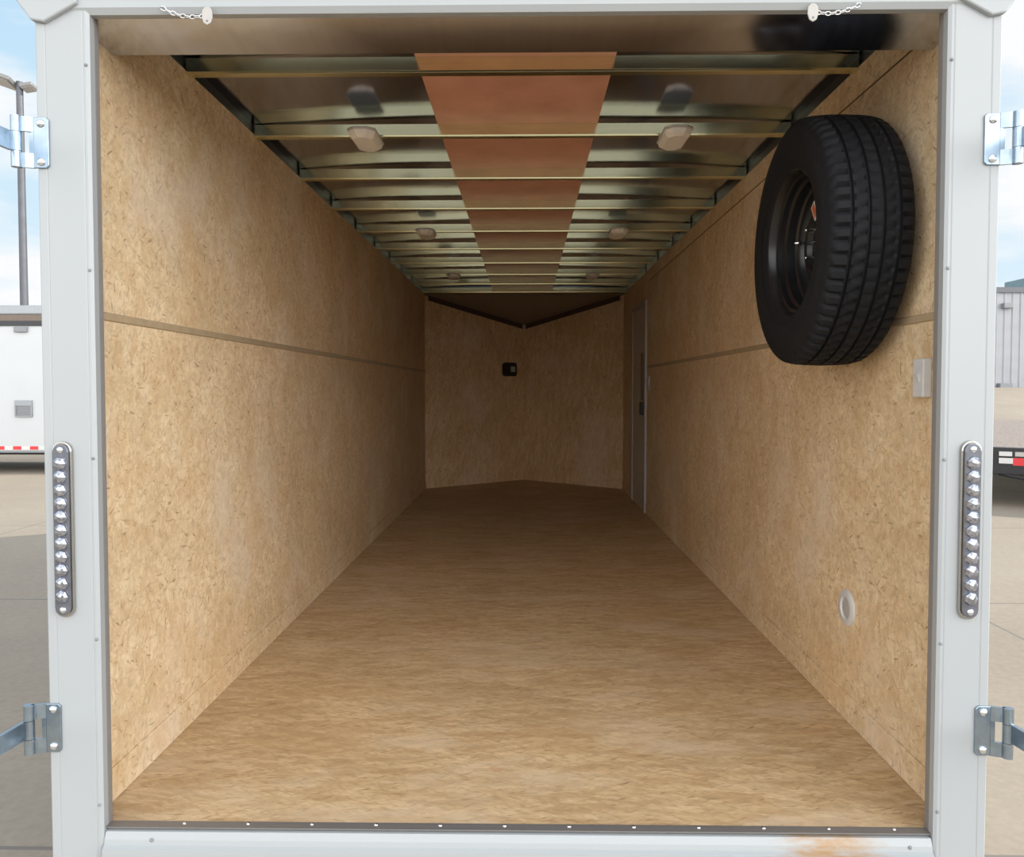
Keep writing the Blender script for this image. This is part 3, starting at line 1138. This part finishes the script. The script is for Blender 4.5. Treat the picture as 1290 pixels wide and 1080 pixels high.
# metal building, right
mb = thing('metal_building', 'grey corrugated metal building beyond the right post', 'building', (34.0, 60.0, 1.10))
bm = B()
pts = []
x = 0.0
while x < 40:
    pts += [(x, 0.0), (x + 0.40, 0.0), (x + 0.46, -0.07), (x + 0.54, -0.07)]
    x += 0.60
pts += [(40, 0), (40, 18), (0, 18)]
prism(bm, pts, 2, 0.0, 7.2)
obj('siding', bm, M['siding'], mb)
bm = B()
box(bm, -0.15, 40.15, -0.2, 18.2, 7.2, 7.60)
obj('roof_edge', bm, M['steel_roof'], mb)
bm = B()
box(bm, 2.0, 2.7, -0.45, 0.0, 6.0, 6.4)
obj('wall_lamp', bm, M['vent_grey'], mb, bevel=0.05)
bm = B()
box(bm, 1.8, 2.7, -0.5, -0.05, 0.0, 0.35)
obj('floor_box', bm, M['vent_grey'], mb).name = 'utility_box'

ru = thing('rooftop_unit', 'blue-grey box unit on the roof of the metal building', 'rooftop unit', (41.0, 63.0, 8.70))
bm = B()
box(bm, -2.0, 2.2, -1.0, 1.6, 0.0, 0.98)
obj('cabinet', bm, M['unit_blue'], ru, bevel=0.03)
bm = B()
for k in range(5):
    box(bm, -1.8 + 0.75 * k, -1.25 + 0.75 * k, -1.05, -0.98, 0.2, 0.8)
obj('louver', bm, M['rail'], ru)

# flatbed trailer, right
d = Vector((12.02 - 6.16, 19.62 - 10.34, 0)).normalized()
rz = math.atan2(d.y, d.x) - PI / 2
fb = thing('flatbed_trailer', 'black flatbed trailer with brown board deck beyond the right post', 'flatbed trailer', (6.0, 9.95, GZ), rz)
W2 = 1.2
bm = B()
box(bm, -W2 + 0.5, W2 + 0.5, 0.02, 10.5, 0.70, 0.755)
obj('deck', bm, M['deck'], fb)
bm = B()
box(bm, -W2 + 0.48, W2 + 0.52, 0.0, 0.10, 0.42, 0.76)
obj('rear_bumper', bm, M['black_frame'], fb, bevel=0.01)
bm = B()
for sx in (-W2 + 0.5, W2 + 0.44):
    box(bm, sx, sx + 0.06, 0.1, 10.5, 0.52, 0.757)
for kk in range(9):
    box(bm, -W2 + 0.56, W2 + 0.44, 0.7 + 1.15 * kk, 0.78 + 1.15 * kk, 0.55, 0.70)
obj('frame', bm, M['black_frame'], fb)
for (xa, xb, za, zb, mm) in ((0.00, 0.14, 0.655, 0.71, 'white_plastic'), (0.17, 0.30, 0.655, 0.71, 'grey_pale'),
                              (0.0, 0.15, 0.56, 0.63, 'white_plastic'), (0.15, 0.30, 0.54, 0.635, 'red')):
    bm = B()
    box(bm, xa, xb, -0.015, 0.0, za, zb)
    obj('tail_lamp', bm, M[mm], fb)
for yy in (5.2, 6.05):
    for sx in (-W2 + 0.56, W2 + 0.22):
        bm = B()
        lathe(bm, [(0.0, 0.2), (0.0, 0.29), (0.03, 0.33), (0.19, 0.33), (0.22, 0.29), (0.22, 0.2)], 0, 26, (sx, yy, 0.33))
        obj('wheel', bm, M['rubber'], fb, smooth=True)
bm = B()
tube(bm, [(0.0, 0.05, 0.42), (0.9, -0.35, 0.30)], 0.02, 6)
obj('ramp_bar', bm, M['black_frame'], fb)
